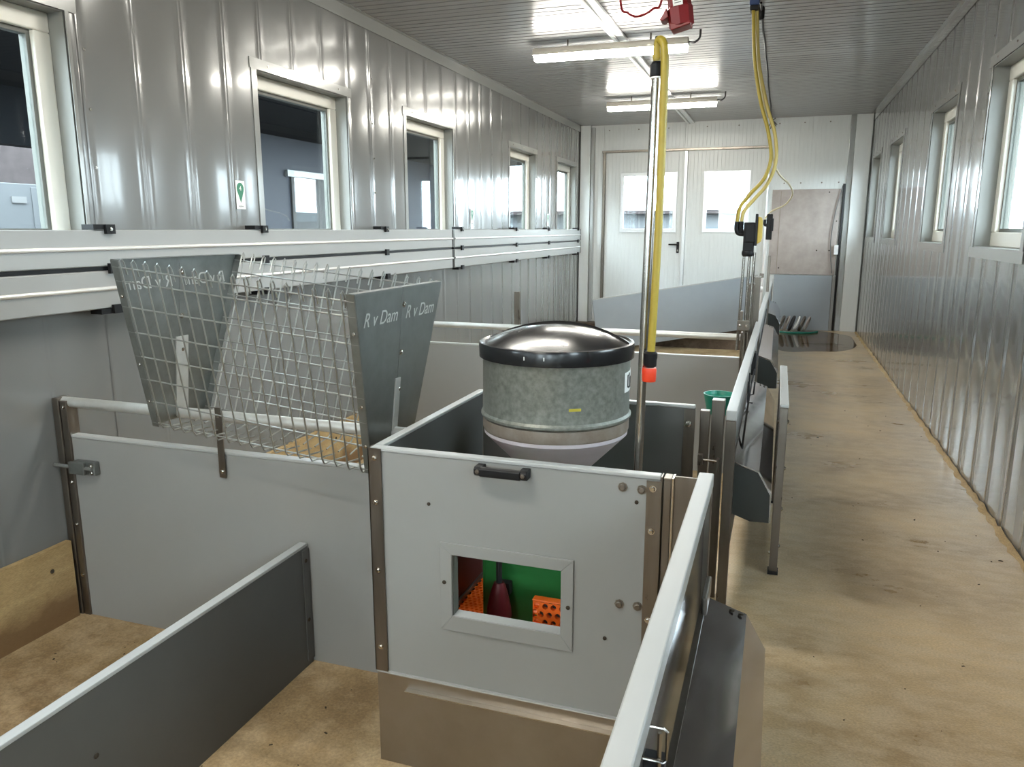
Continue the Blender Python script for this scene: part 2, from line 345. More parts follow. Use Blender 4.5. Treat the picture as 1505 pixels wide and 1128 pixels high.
for i, (x, s) in enumerate(((XL,1),(XR,-1))):
    m = MB().box(*sorted((x+s*.006,x+s*.009)),YB,YE-.01,ZC-.085,ZC-.002).box(*sorted((x+s*.0095,x+s*.04)),YB,YE-.01,ZC-.005,ZC-.002)
    m.build('trim_%d' % (i+1), M['flash'], tag_=('angled grey cornice strip along the top of the %s wall' % ('left','right')[i],'trim',None,'structure'))
# end wall
ew = thing('wall_end', 'white vertical panelled end wall around the double door', 'wall', (-.85,YE,0), kind='structure')
DX0, DX1, DZ = -2.37, -.20, 2.335
def lined(name, x0, x1, z0, z1, y, parent, mt, pitch=.05):
    m = MB(); xs = [(x0,0)]; k = math.ceil((x0+.004)/pitch)
    while k*pitch < x1-.012: xs += [(k*pitch,0),(k*pitch+.003,.0022),(k*pitch+.006,0)]; k += 1
    xs = [q for q in xs if q[0] <= x1-.001]+[(x1,0)]
    for xx, d in xs: m.v += [(xx,y+d,z0),(xx,y+d,z1)]
    for i in range(len(xs)-1): m.f.append((2*i,2*i+2,2*i+3,2*i+1))
    n = len(m.v); m.v += [(x0,y+.04,z0),(x0,y+.04,z1),(x1,y+.04,z0),(x1,y+.04,z1)]; e = 2*len(xs)
    m.f += [(n,0,1,n+1),(n,n+1,n+3,n+2),(e-2,n+2,n+3,e-1)]
    return m.build(name, mt, parent)
for a, b in ((DX0,-1.28),(-1.277,-.42),(-.417,.30),(.303,XR)): lined('wall_panel', a, b, DZ if b < -.3 else (DZ if a < -.3 else 0), ZC, YE-.04, ew, M['endwall'])
lined('wall_panel', XL, DX0-.003, 0, ZC, YE-.04, ew, M['endwall']); lined('wall_panel', DX1, .30, 0, DZ-.003, YE-.04, ew, M['endwall'])
for x in (-2.3,-1.9,-1.5,-1.0,-.6,-.1,.2,.5): bolt(ew, (x, YE-.041, 2.62), 'y', -1, .006, M['steel'], 'screw')
for x in (.0,.2,.45,.65): bolt(ew, (x, YE-.041, 1.88), 'y', -1, .006, M['steel'], 'screw')
def trimbox(n, b, m, label, bev=.004): return box('trim_%d' % n, b, M[m], bevel=bev, tag_=(label,'trim',None,'structure'))
trimbox(3, (-2.685,-2.545,YE-.11,YE-.041,0,ZC-.002), 'endwall', 'white corner post where the left wall meets the end wall')
trimbox(4, (-2.53,-2.49,YE-.13,YE-.041,.03,ZC-.03), 'pvcedge', 'narrow bright strip beside the left corner post')
trimbox(5, (.735,.80,YE-.06,YE-.041,0,ZC-.002), 'flash', 'grey vertical cover strip right of the fibre board')
trimbox(6, (.80,.985,YE-.10,YE-.041,0,ZC-.002), 'endwall', 'wide white corner post where the right wall meets the end wall')
wb = thing('wall_back', 'unseen white wall behind the viewpoint with glazed openings added for frontal daylight', 'wall', (-.85,YB,0), kind='structure')
for bb in ((XL-.16,-2.1,ZP,ZC),(-2.1,-1.1,ZP,1.1),(-2.1,-1.1,2.2,ZC),(-1.1,-.2,ZP,ZC),(-.2,.75,ZP,1.1),(-.2,.75,2.2,ZC),(.75,XR+.16,ZP,ZC)):
    box('wall_section', (bb[0],bb[1],YB-.1,YB,bb[2],bb[3]), M['endwall'], wb)
for (a,b) in ((-2.1,-1.1),(-.2,.75)): box('glass_pane', (a,b,YB-.06,YB-.054,1.1,2.2), M['glass'], wb)  # glazed openings added behind the viewpoint to light the stall front
for bb in ((XL-.16,-2.13,0,ZC),(-2.13,-1.35,0,1.25),(-2.13,-1.35,2.06,ZC),(-1.35,-1.01,0,ZC),(-1.01,-.41,0,1.25),(-1.01,-.41,2.06,ZC),(-.41,XR+.16,0,ZC)):
    box('wall_core', (bb[0],bb[1],YE+.002,YE+.1,bb[2],bb[3]), M['endwall'], ew)
# double door
box('door_frame', (DX0-.02,DX1+.02,YE-.075,YE-.041,DZ-.012,DZ+.018), M['steel'], bevel=.003, tag_=('thin steel head rail above the double door','door frame',None,'structure'))
box('door_frame', (DX0-.005,DX0+.03,YE-.085,YE-.041,.0,DZ-.013), M['steel'], bevel=.003, tag_=('worn steel jamb on the left of the double door','door frame',None,'structure'))
box('door_frame', (DX1-.012,DX1+.015,YE-.085,YE-.041,.0,DZ-.013), M['alu'], bevel=.003, tag_=('aluminium jamb on the right of the double door','door frame',None,'structure'))
def door(n, x0, x1, wx0, wx1, wz0, wz1, label):
    r = thing('door_%d' % n, label, 'door', ((x0+x1)/2, YE-.04, .01), kind='structure'); y = YE-.04
    for (a,b,c,d) in ((x0,wx0,.01,DZ-.015),(wx1,x1,.01,DZ-.015),(wx0,wx1,.01,wz0),(wx0,wx1,wz1,DZ-.015)):
        lined('door_panel', a, b, c, d, y, r, M['endwall'], .05)
    f = .045
    for bb in ((wx0-f,wx1+f,wz1-.005,wz1+f),(wx0-f,wx1+f,wz0-f,wz0+.005),(wx0-f,wx0+.005,wz0,wz1),(wx1-.005,wx1+f,wz0,wz1)):
        box('window_frame', (bb[0],bb[1],y-.018,y-.001,bb[2],bb[3]), M['alu'], r, .003)
    box('glass_pane', (wx0,wx1,y+.015,y+.021,wz0,wz1), M['glass'], r)
    return r
d1 = door(1, DX0+.035, -1.275, -2.08, -1.40, 1.30, 2.01, 'left leaf of the white double door, with black lever handle')
d2 = door(2, -1.225, DX1-.015, -.965, -.46, 1.30, 2.01, 'right leaf of the white double door, partly behind the black valve')
box('meeting_strip', (-1.272,-1.228,YE-.075,YE-.02,.01,DZ-.014), M['alu'], d1, .006)
hd = box('door_handle', (-1.335,-1.30,YE-.062,YE-.042,.98,1.13), M['black'], d1, .005)
box('lever', (-1.44,-1.305,YE-.095,YE-.075,1.085,1.105), M['black'], hd, .004); box('lever_neck', (-1.325,-1.31,YE-.08,YE-.06,1.086,1.104), M['black'], hd)
box('lock_cylinder', (-1.324,-1.312,YE-.068,YE-.0615,1.0,1.03), M['steelb'], hd)
# boards and panels on the end wall
fb = thing('fibre_board', 'brownish grey stained board covering the end wall right of the door', 'board', (.27,YE-.05,.72))
box('board', (-.135,.685,YE-.058,YE-.042,.72,1.80), M['fibre'], fb, .003)
box('joint_strip', (-.03,-.024,YE-.062,YE-.0585,.72,1.78), M['zincdirt'], fb)
for p in ((.45,1.03),(.60,1.03),(.55,1.76),(.0,.8),(.66,1.4)): bolt(fb, (p[0],YE-.0585,p[1]), 'y', -1, .006, M['dirt'], 'screw')
box('side_shield', (-.05,.66,YE-.10,YE-.075,.0,.71), M['bluegrey'], bevel=.003, tag_=('blue grey low panel standing under the stained board','panel'))
box('shield_post', (.662,.70,YE-.11,YE-.07,.0,.72), M['pvc'], bevel=.003, tag_=('pale upright edge post beside the blue grey low panel','post'))
cd = thing('conduit', 'dark vertical conduit with loose cable right of the stained board', 'conduit', (.715,YE-.06,0))
MB().tube([(.715,YE-.06,0),(.712,YE-.06,1.1),(.72,YE-.06,1.86)], .016, 8).build('tube', M['rubber'], cd, True)
MB().tube(bez([(.70,YE-.085,1.84),(.63,YE-.08,1.45),(.61,YE-.08,1.1),(.65,YE-.08,.74)]), .006, 6).build('cable', M['ink'], cd, True)
box('junction_box', (.655,.705,YE-.10,YE-.06,.98,1.10), M['whitep'], cd, .004)
# ---------------------------------------------------------------- white wall boards on the left wall
def wallboard(y0, y1, z0, z1, label, bz, clips, top):
    r = thing('wall_board', label, 'board', (XL+.04,(y0+y1)/2,z0), 'white boards along the left wall')
    bp = MB().prism([(XL+.012,z0+.004),(XL+.082,z0),(XL+.086,z0+.004),(XL+.086,z1-.004),(XL+.082,z1),(XL+.012,z1)], 'y', y0, y1).build('board_profile', M['board'], r)
    MB().lathe([(.0085,0),(.0085,y1-y0)], (XL+.088,y0,bz), 12, 'y').build('bead', M['bead'], r, True)
    for yc in clips:
        if not y0 < yc < y1: continue
        if top:
            c = MB().box(XL+.03,XL+.092,yc-.05,yc+.05,z1+.001,z1+.022).box(XL+.087,XL+.102,yc+.005,yc+.05,z1-.016,z1+.022).build('clip', M['black'], r)
            bolt(c, (XL+.102,yc+.028,z1+.003), 'x', 1, .005, M['steelb'])
        else:
            MB().box(XL+.087,XL+.102,yc+.005,yc+.045,z1-.012,z1+.03).build('clip', M['black'], r)
            MB().box(XL+.03,XL+.09,yc-.05,yc+.05,z0-.022,z0-.001).box(XL+.087,XL+.102,yc+.005,yc+.05,z0-.022,z0+.014).build('clip', M['black'], r)
    box('end_cap', (XL+.012,XL+.090,y1,y1+.012,z0,z1), M['black'], r)
    return r
CL = [1.3,2.48,3.5,4.87,6.24,7.73,8.94,10.35]
for (a, b, nm) in ((YB+.02,6.07,'near'),(6.12,10.52,'far')):
    wallboard(a, b, 1.150, 1.297, 'upper white board of the %s run under the left windows' % nm, 1.222, CL, True)
    wallboard(a, b, .978, 1.132, 'lower white board of the %s run under the left windows' % nm, 1.060, CL, False)
    box('gap_strip', (XL+.012,XL+.078,a,b,1.133,1.149), M['black'], tag_=('black strip in the gap between the %s white wall boards' % nm,'strip'))
def drop_sticker(y, z, s, label):
    r = thing('sticker', label, 'sticker', (XL+.006,y,z), 'numbered stickers on the left wall')
    w, h = .036*s, .073*s
    box('card', (XL+.0052,XL+.0062,y-w,y+w,z-h,z+h), M['sticker'], r)
    R = .028*s; cz = z+.032*s; pts = [(y+R*math.cos(t), cz+R*1.08*math.sin(t)) for t in [math.radians(-25+230*k/20) for k in range(21)]]+[(y,z-.040*s)]
    MB().prism(pts, 'x', XL+.0063, XL+.0068).build('green_drop', M['stgreen'], r)
    text('numeral', '4', .036*s, M['sticker'], r, (XL+.0070,y,cz), (0,1,0), (0,0,1), .0002)
    text('caption', 'vitalvet', .014*s, M['ink'], r, (XL+.0066,y,z-.058*s), (0,1,0), (0,0,1), .0002)
drop_sticker(3.463, 1.476, 1, 'white sticker with a green drop numbered 4 beside the second window')
drop_sticker(6.72, 1.41, 1, 'small white green drop sticker between the third and fourth left windows')
drop_sticker(9.2, 1.41, 1, 'small white green drop sticker between the two farthest left windows')
# ---------------------------------------------------------------- lamps
def lamp(y, label):
    r = thing('ceiling_lamp', label, 'lamp', (-1.285,y,2.55), 'tube lamps across the ceiling')
    x0, x1 = -1.86, -.71
    MB().prism([(y-.055,2.588),(y-.055,2.600),(y-.048,2.625),(y-.03,2.64),(y+.03,2.64),(y+.048,2.625),(y+.055,2.600),(y+.055,2.588)], 'x', x0, x1).build('housing', M['lampbody'], r, True)
    MB().prism([(y-.053,2.5875),(y-.05,2.562),(y-.035,2.550),(y+.035,2.550),(y+.05,2.562),(y+.053,2.5875)], 'x', x0+.01, x1-.01).build('diffuser', M['diff'], r, True)
    for xx in (-1.6,-.98):
        box('clip', (xx-.015,xx+.015,y-.062,y+.062,2.60,2.612), M['lampbody'], r); MB().tube([(xx,y,2.64),(xx,y,ZC+.0)], .006, 6).build('hanger', M['steel'], r)
    MB().tube(bez([(x1,y,2.61),(x1+.04,y,2.605),(x1+.075,y+.01,2.635),(x1+.08,y+.01,ZC)]), .008, 6).build('cable', M['rubber'], r, True)
lamp(-4.45, 'unseen tube lamp far behind the viewpoint, added to light the stall front'); lamp(-1.85, 'unseen tube lamp behind the viewpoint, added to light the stall front'); lamp(.75, 'tube lamp above the viewpoint end of the near pen'); lamp(3.35, 'tube lamp above the hay rack pen, out of view overhead')  # first two lamps are added out of sight as frontal light
lamp(5.95, 'lit white tube lamp nearest in view, crossing the ceiling rail'); lamp(8.6, 'lit white tube lamp farther back near the double door')
# ---------------------------------------------------------------- pen partitions
def bracket(parent, x, y):
    MB().box(x-.014,x+.014,y-.030,y-.026,.40,.665).build('pipe_bracket', M['steel'], parent)
    bolt(parent, (x,y-.030,.635), 'y', -1, .006, M['steelb']); bolt(parent, (x,y-.030,.425), 'y', -1, .006, M['steelb'])
def partition(y, x0, x1, label, full):
    r = thing('pen_partition', label, 'partition', ((x0+x1)/2,y,ZP), 'partitions across the pens')
    box('panel', (x0+.075,x1,y-.017,y+.017,ZP,.485), M['pvc'], r); box('edge_trim', (x0+.075,x1,y-.019,y+.019,.4855,.497), M['pvcedge'], r, .003)
    MB().tube([(x0+.035,y,.626),(x1,y,.626)], .0205, 14).build('top_pipe', M['pipe'], r, True)
    box('wall_post', (x0+.010,x0+.042,y-.03,y+.03,ZP,.645), M['steel'], r, .003); box('edge_post', (x0+.045,x0+.078,y-.026,y+.026,ZP,.635), M['steel'], r, .003)
    for zz in (.61,.3,.12,-.1): bolt(r, (x0+.061,y-.026,zz), 'y', -1, .006, M['steelb'])
    return r
p1 = partition(2.25, XL, -1.045, 'grey partition with pipe rail carrying the hay rack', True)
bracket(p1, -1.89, 2.25)
lt_ = box('latch', (-2.60,-2.49,2.205,2.232,.345,.40), M['galv'], p1, .004)
MB().tube([(-2.69,2.20,.375),(-2.50,2.20,.375)], .008, 8).build('slide_bolt', M['galvwire'], lt_, True)
box('cover', (-2.61,-2.53,2.190,2.204,.348,.398), M['galv'], lt_, .004); bolt(lt_, (-2.505,2.204,.385), 'y', -1, .006, M['steelb']); bolt(lt_, (-2.505,2.204,.358), 'y', -1, .006, M['steelb'])
p2 = partition(5.06, XL, -.20, 'grey partition with pipe rail crossing behind the feed hopper', True)
box('upright', (-1.73,-1.69,5.085,5.105,ZP,.875), M['steel'], p2, .003)
box('end_post', (-.199,-.165,5.03,5.09,ZP,.66), M['steel'], p2, .003)
# low divider, plywood skirting
dv = thing('low_divider', 'low dark grey divider board in the near pen', 'divider', (-1.56,1,ZP))
box('panel', (-1.574,-1.546,-.9,2.225,ZP,.178), M['pvcdark'], dv); box('edge_trim', (-1.576,-1.544,-.9,2.225,.1785,.190), M['pvcedge'], dv, .002)
box('end_angle', (-1.5455,-1.541,2.19,2.228,ZP+.02,.17), M['pvcdark'], dv)
for q in ((2.205,.13),(2.205,-.1),(1.28,.0),(1.28,-.09)): bolt(dv, (-1.5455 if q[0]<2 else -1.541,q[0],q[1]), 'x', 1, .005, M['dirt'], 'screw')
def skirting(y0, y1, label):
    m = MB(); n = int((y1-y0)/.12)+1; ys = [y0+(y1-y0)*k/n for k in range(n+1)]
    for k, yy in enumerate(ys):
        zt = .052+random.uniform(-.004,.005); m.v += [(XL+.008,yy,ZP),(XL+.036,yy,ZP),(XL+.036,yy,zt),(XL+.008,yy,zt)]
    for k in range(n):
        a = 4*k; m.f += [(a,a+1,a+5,a+4),(a+1,a+2,a+6,a+5),(a+2,a+3,a+7,a+6),(a+3,a,a+4,a+7)]
    m.f += [(0,3,2,1),(4*n,4*n+1,4*n+2,4*n+3)]
    r = thing('skirting_board', label, 'board', (XL+.02,(y0+y1)/2,ZP), 'plywood boards along the left wall')
    m.build('board', M['plywood'], r)
    bolt(r, (XL+.036,y1-.1,-.04), 'x', 1, .006, M['dirt'], 'screw'); bolt(r, (XL+.036,y1-.8,-.04), 'x', 1, .006, M['dirt'], 'screw')
skirting(-.8, 2.21, 'stained plywood board at the foot of the left wall in the near pen')
skirting(2.285, 5.02, 'plywood board at the foot of the left wall behind the hay rack')
# leaning far panel
BLp, BRp = Vector((-2.17,9.83,-.275)), Vector((-.16,10.66,.035)); u = (BRp-BLp).normalized(); nrm = Vector((-u.y,u.x,0)).normalized(); up = u.cross(nrm)
up = -up if up.z < 0 else up; Ln = (BRp-BLp).length; hh = .675
lp = thing('leaning_gate', 'blue grey gate panel leaning aslant before the double door', 'panel', tuple(BLp))
def slab(a, b, c, d, t): return MB().hexa([BLp+u*a+nrm*s+up*c for s, in ((0,),)]) if 0 else MB().hexa([BLp+u*a+up*c, BLp+u*b+up*c, BLp+u*b+up*c+nrm*t, BLp+u*a+up*c+nrm*t, BLp+u*a+up*d, BLp+u*b+up*d, BLp+u*b+up*d+nrm*t, BLp+u*a+up*d+nrm*t])
slab(0,Ln,0,hh,.03).build('panel', M['bluegrey'], lp); slab(0,Ln,hh+.0005,hh+.012,.032).build('edge_trim', M['pvcedge'], lp)
# ---------------------------------------------------------------- feeding station
fs = thing('feeding_station', 'grey panelled calf feeding stall with a small window and black handle', 'stall', (-.64,2.2,ZP))
YF, YK = 1.829, 2.64; BX0, BX1 = -1.045, -.24; ZT = .705
wx0, wx1, wz0, wz1 = -.803, -.490, .235, .418
fp = MB()
for b in ((BX0,wx0,.02,ZT-.012),(wx1,BX1,.02,ZT-.012),(wx0,wx1,.02,wz0),(wx0,wx1,wz1,ZT-.012)): fp.box(b[0],b[1],YF,YF+.022,b[2],b[3])
fp.build('front_panel', M['pvc'], fs)
box('edge_trim', (BX0,BX1,YF-.003,YF+.025,ZT-.0115,ZT), M['pvcedge'], fs, .003)
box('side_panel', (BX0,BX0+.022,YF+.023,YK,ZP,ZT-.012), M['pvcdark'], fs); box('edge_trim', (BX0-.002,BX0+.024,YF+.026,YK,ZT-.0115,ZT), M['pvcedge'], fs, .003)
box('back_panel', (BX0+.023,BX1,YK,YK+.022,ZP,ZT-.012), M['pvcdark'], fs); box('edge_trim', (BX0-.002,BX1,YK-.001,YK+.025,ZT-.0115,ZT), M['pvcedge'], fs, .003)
box('kick_plate', (BX0-.003,BX1,YF-.004,YF+.018,ZP,.016), M['kick'], fs, .002); box('plate_lip', (BX0-.003,BX1,YF-.006,YF+.004,.0165,.022), M['pvcedge'], fs)
box('ledge', (-.95,-.30,YF-.024,YF-.0045,-.022,-.019), M['steelb'], fs)
box('corner_strip', (BX0-.006,BX0+.034,YF-.007,YF-.0035,.022,ZT-.002), M['steel'], fs); box('corner_strip', (BX0-.006,BX0-.003,YF-.007,YF+.03,.022,ZT-.002), M['steel'], fs)
box('edge_strip', (BX1-.034,BX1+.003,YF-.007,YF-.0035,.022,ZT-.014), M['steel'], fs); box('edge_strip', (BX1+.0005,BX1+.004,YF-.003,YF+.03,.022,ZT-.002), M['steel'], fs)
box('edge_strip', (BX1-.036,BX1+.002,YK-.0045,YK-.001,ZP+.2,ZT-.014), M['steel'], fs)
for p in ((BX0+.014,.675),(BX0+.014,.545),(BX0+.014,.34),(BX0+.014,.10),(BX1-.018,.672),(BX1-.018,.56),(BX1-.018,.32)): bolt(fs, (p[0],YF-.007,p[1]), 'y', -1, .006, M['steelb'])
for p in ((-.334,.666),(-.286,.664),(-.334,.349),(-.287,.350)): bolt(fs, (p[0],YF-.0002,p[1]), 'y', -1, .0085, M['steel'])
for p in ((-.87,.557),(-.298,.63),(-.37,.245)): bolt(fs, (p[0],YF-.0002,p[1]), 'y', -1, .0035, M['dirt'], 'screw')
bolt(fs, (BX1-.02,YK-.0045,.64), 'y', -1, .009, M['steelb'])
ox0, ox1, oz0, oz1 = -.838, -.456, .190, .452
for poly in (((ox0,oz1),(ox1,oz1),(wx1,wz1),(wx0,wz1)),((ox0,oz0),(wx0,wz0),(wx1,wz0),(ox1,oz0)),((ox0,oz0),(ox0,oz1),(wx0,wz1),(wx0,wz0)),((ox1,oz0),(wx1,wz0),(wx1,wz1),(ox1,oz1))):
    MB().prism(poly, 'y', YF-.006, YF-.0004).build('window_frame', M['pvc'], fs, bevel=.0015)
box('window_sill', (wx0,wx1,YF-.002,YF+.035,wz0-.002,wz0+.001), M['pvcedge'], fs)
box('window_lining', (wx0-.001,wx0+.002,YF,YF+.035,wz0+.001,wz1), M['gasket'], fs)
for x in (-.825,-.469): bolt(fs, (x,YF-.0062,.335 if x < -.6 else .318), 'y', -1, .004, M['dirt'], 'screw')
hn = MB().prism([(YF-.0003,.69),(YF-.0003,.664),(YF-.03,.664),(YF-.038,.672),(YF-.038,.684),(YF-.03,.69)], 'x', -.722, -.700)
hn.prism([(YF-.0003,.69),(YF-.0003,.664),(YF-.03,.664),(YF-.038,.672),(YF-.038,.684),(YF-.03,.69)], 'x', -.598, -.576)
hn.prism([(YF-.026,.690),(YF-.026,.664),(YF-.036,.664),(YF-.042,.668),(YF-.042,.686),(YF-.036,.690)], 'x', -.705, -.593)
hh_ = hn.build('handle', M['black'], fs, bevel=.002)
bolt(hh_, (-.711,YF-.038,.678), 'y', -1, .004, M['steel']); bolt(hh_, (-.587,YF-.038,.678), 'y', -1, .004, M['steel'])
# red lining on the inner side wall
box('inner_lining', (BX0+.0225,BX0+.026,YF+.05,YK-.03,-.012,.45), M['redlining'], fs); box('lining_rail', (BX0+.0225,BX0+.033,YF+.05,YK-.03,-.030,-.014), M['galv'], fs)
# posts right of the stall
pg = thing('gate_post', 'pair of stainless gate posts at the stall\'s near right corner', 'post', (-.19,1.84,ZP))
box('channel', (-.234,-.214,1.83,1.87,ZP,.70), M['steel'], pg, .002); box('plate', (-.208,-.152,1.835,1.842,ZP,.705), M['steel'], pg, .001); box('channel_flange', (-.2135,-.2085,1.83,1.87,ZP,.70), M['steelb'], pg)
pg = thing('gate_post', 'stainless gate posts and latch pin at the stall\'s rear right corner', 'post', (-.19,2.65,ZP))
box('channel', (-.222,-.190,2.635,2.665,ZP,.69), M['steel'], pg, .002); box('upright', (-.186,-.143,2.655,2.70,ZP,.725), M['steel'], pg, .002)
MB().tube([(-.222,2.63,.52),(-.15,2.63,.517)], .005, 8).build('latch_pin', M['steelb'], pg, True); box('latch_lug', (-.222,-.205,2.615,2.634,.50,.54), M['steel'], pg, .002)
box('latch_lug', (-.158,-.15,2.61,2.634,.48,.53), M['steel'], pg, .001)
# inside of the stall
def holed_plate(name, parent, o, ux, uy, nx, ny, px, py, r, t, mt, stag=True):
    # grid of cells each with an octagonal hole, real depth
    o, ux, uy = Vector(o), Vector(ux), Vector(uy); un = ux.cross(uy); m = MB()
    for j in range(ny):
        for i in range(nx):
            off = .5 if (stag and j % 2) else 0
            cx, cy = (i+.5+off)*px, (j+.5)*py
            sq = [(-.5,-.5),(0,-.5),(.5,-.5),(.5,0),(.5,.5),(0,.5),(-.5,.5),(-.5,0)]
            ow = [o+ux*(cx+a*px)+uy*(cy+b*py) for a,b in sq]
            ih = [o+ux*(cx+math.cos(math.atan2(b,a))*r)+uy*(cy+math.sin(math.atan2(b,a))*r*1.1) for a,b in sq]
            n = len(m.v); m.v += [tuple(q) for q in ow+ih+[q-un*t for q in ih]]
            for k in range(8):
                k2 = (k+1)%8; m.f += [(n+k,n+k2,n+8+k2,n+8+k),(n+8+k,n+8+k2,n+16+k2,n+16+k)]
    return m.build(name, mt, parent, recalc=False)
sl = thing('slatted_floor', 'orange perforated plastic floor grid inside the feeding stall', 'floor grid', (-.8,2.2,ZP))
holed_plate('perforated_top', sl, (-1.018,1.90,-.035), (1,0,0), (0,1,0), 25, 39, .0185, .018, .0062, .02, M['orange']); box('rim', (-1.01,-.545,1.885,1.899,-.07,-.034), M['orange'], sl)
box('base', (-1.0,-.55,1.9,2.6,ZP,-.075), M['rubber'], sl)
gb = thing('milk_feeder_box', 'green plastic feeder box seen through the stall window', 'feeder', (-.6,2.25,-.03))
MB().prism([(-.845,-.0345),(-.535,-.0345),(-.535,.45),(-.845,.45)], 'y', 2.16, 2.45).build('body', M['green'], gb, bevel=.012)
MB().tube(bez([(-.80,2.158,.42),(-.70,2.146,.385),(-.64,2.14,.375),(-.56,2.15,.40)]), .012, 8).build('moulded_lip', M['green'], gb, True)
tt = thing('rubber_teat', 'dark red conical rubber teat on a black rod in the stall', 'teat', (-.77,2.10,.10))
MB().lathe([(.040,0),(.038,.03),(.030,.07),(.022,.10),(.016,.115)], (-.765,2.105,.10), 20).build('teat', M['rubred'], tt, True); MB().tube([(-.765,2.105,.205),(-.765,2.105,.44)], .010, 8).build('rod', M['rubber'], tt, True)
box('bracket', (-.79,-.74,2.13,2.159,.16,.2), M['rubber'], tt); 
MB().tube([(-.765,2.105,.10),(-.765,2.105,-.034)], .012, 8).build('stem', M['rubber'], tt, True)
ob = thing('perforated_block', 'orange perforated plastic block by the right of the stall window', 'block', (-.5,1.95,.0))
holed_plate('front_grid', ob, (-.600,1.930,.092), (1,0,0), (0,0,1), 6, 7, .0245, .0245, .0085, .03, M['orange'])
holed_plate('side_grid', ob, (-.600,1.9545,.092), (0,-1,0), (0,0,1), 1, 7, .0245, .0245, .0085, .02, M['orange'], False)
box('top', (-.602,-.441,1.9295,1.957,.264,.269), M['orange'], ob, .002); box('core', (-.592,-.45,1.945,1.9565,-.034,.263), M['rubber'], ob)
# feed hopper
HX, HY = -.628, 2.25
hp = thing('feed_hopper', 'round galvanised feed hopper with black lid standing in the stall', 'hopper', (HX,HY,.1))
MB().lathe([(.226,.735),(.232,.742),(.232,.748),(.226,.755),(.2255,.925),(.228,.93)], (HX,HY,0), 64).build('drum', M['zinc'], hp, True)
MB().lathe([(.2235,.696),(.226,.702),(.226,.734)], (HX,HY,0), 64).build('dusty_band', M['zincdirt'], hp, True)
MB().lathe([(.045,.50),(.052,.512),(.2225,.685),(.2233,.6955)], (HX,HY,0), 64).build('cone', M['cone'], hp, True)
MB().lathe([(.045,.452),(.045,.4995)], (HX,HY,0), 32).build('outlet', M['rubber'], hp, True)
ld = MB().lathe([(.2285,.922),(.2365,.922),(.2375,.958),(.235,.966),(.228,.968),(.220,.964),(.20,.973),(.16,.990),(.11,1.004),(.05,1.012),(.008,1.014)], (HX,HY,0), 64).build('lid', M['lid'], hp, True)
# crest of the lid
seg = MB(); n = 24
for k in range(n+1):
    x = -.222+.444*k/n; h = .967+.046*(1-(x/.222)**2); h2 = h+.006*(1-(x/.222)**4)
    seg.v += [(HX+x,HY+.05*(1-(x/.222)**2),h-.004),(HX+x,HY+.05*(1-(x/.222)**2)+.012,h2),(HX+x,HY+.05*(1-(x/.222)**2)+.028,h-.004)]
for k in range(n):
    a = 3*k; seg.f += [(a,a+3,a+4,a+1),(a+1,a+4,a+5,a+2),(a+2,a+5,a+3,a)]
seg.build('lid_crest', M['lid'], ld, True)
def onwall(a, z, r): return (HX+r*math.sin(a), HY-r*math.cos(a), z)
def curved(name, a0, a1, z0, z1, r, mt, par, n=8, t=.0008):
    m = MB()
    for k in range(n+1):
        a = a0+(a1-a0)*k/n
        m.v += [onwall(a,z0,r),onwall(a,z1,r),onwall(a,z0,r+t),onwall(a,z1,r+t)]
    for k in range(n):
        i = 4*k; m.f += [(i+2,i+6,i+7,i+3),(i,i+1,i+5,i+4),(i,i+4,i+6,i+2),(i+1,i+3,i+7,i+5)]
    return m.build(name, mt, par)
A = math.radians
lb = curved('label_sticker', A(79), A(112), .825, .885, .2258, M['sticker'], hp)
curved('logo_mark', A(84), A(86.5), .838, .876, .2268, M['black'], lb, 3); curved('logo_mark', A(90), A(93), .840, .868, .2268, M['black'], lb, 3)
curved('logo_mark', A(87), A(97), .834, .840, .2268, M['black'], lb, 3); curved('logo_mark', A(88), A(91), .870, .880, .2268, M['black'], lb, 3); curved('logo_mark', A(94), A(97), .842, .866, .2268, M['black'], lb, 3)
curved('paint_mark', A(25), A(34), .795, .803, .2258, mat('yellow_crayon', (.42,.36,.04), .6), hp, 4)
for zz, aa in ((.948,-7),(.949,7)): curved('scratch', A(aa), A(aa+.5), zz-.008, zz+.002, .2377, M['sticker'], ld, 2, .0003)
ft = box('support_frame', (HX-.06,HX+.06,HY-.06,HY+.06,.4505,.4518), M['steel'], hp)
MB().tube([(HX-.155,2.12,.59),(HX-.10,2.17,.60)], .012, 8).build('hinge_arm', M['rubber'], hp, True)
# water pipe with hose
wp = thing('water_pipe', 'upright stainless water pipe in the stall with black cap', 'pipe', (-.335,2.0,ZP))
MB().tube([(-.338,2.0,ZP),(-.3125,2.0,1.675)], .0118, 16).build('pipe', M['steelb'], wp, True)
MB().lathe([(.0125,-.004),(.0168,0),(.0168,.026),(.013,.032)], (-.312,2.0,1.668), 8).build('cap_nut', M['black'], wp)
MB().lathe([(.0150,0),(.0150,.004)], (-.312,2.0,1.661), 16).build('washer', M['whitep'], wp)
yh = thing('garden_hose', 'yellow hose hooked over the water pipe, ending in an orange coupling', 'hose', (-.3,2.0,.92))
MB().tube(bez([(-.312,2.0,1.702),(-.312,1.998,1.735),(-.3085,1.993,1.748),(-.298,1.985,1.742),(-.291,1.978,1.71),(-.289,1.975,1.6),(-.290,1.973,1.3),(-.297,1.97,.985)], 60), .0098, 12).build('hose', M['yellow'], yh, True)
box('hook', (-.318,-.300,1.988,2.008,1.740,1.758), M['rubber'], yh, .003); MB().lathe([(.012,0),(.012,.012)], (-.3115,2.0,1.706), 12).build('hose_clip', M['yellow'], yh, True)
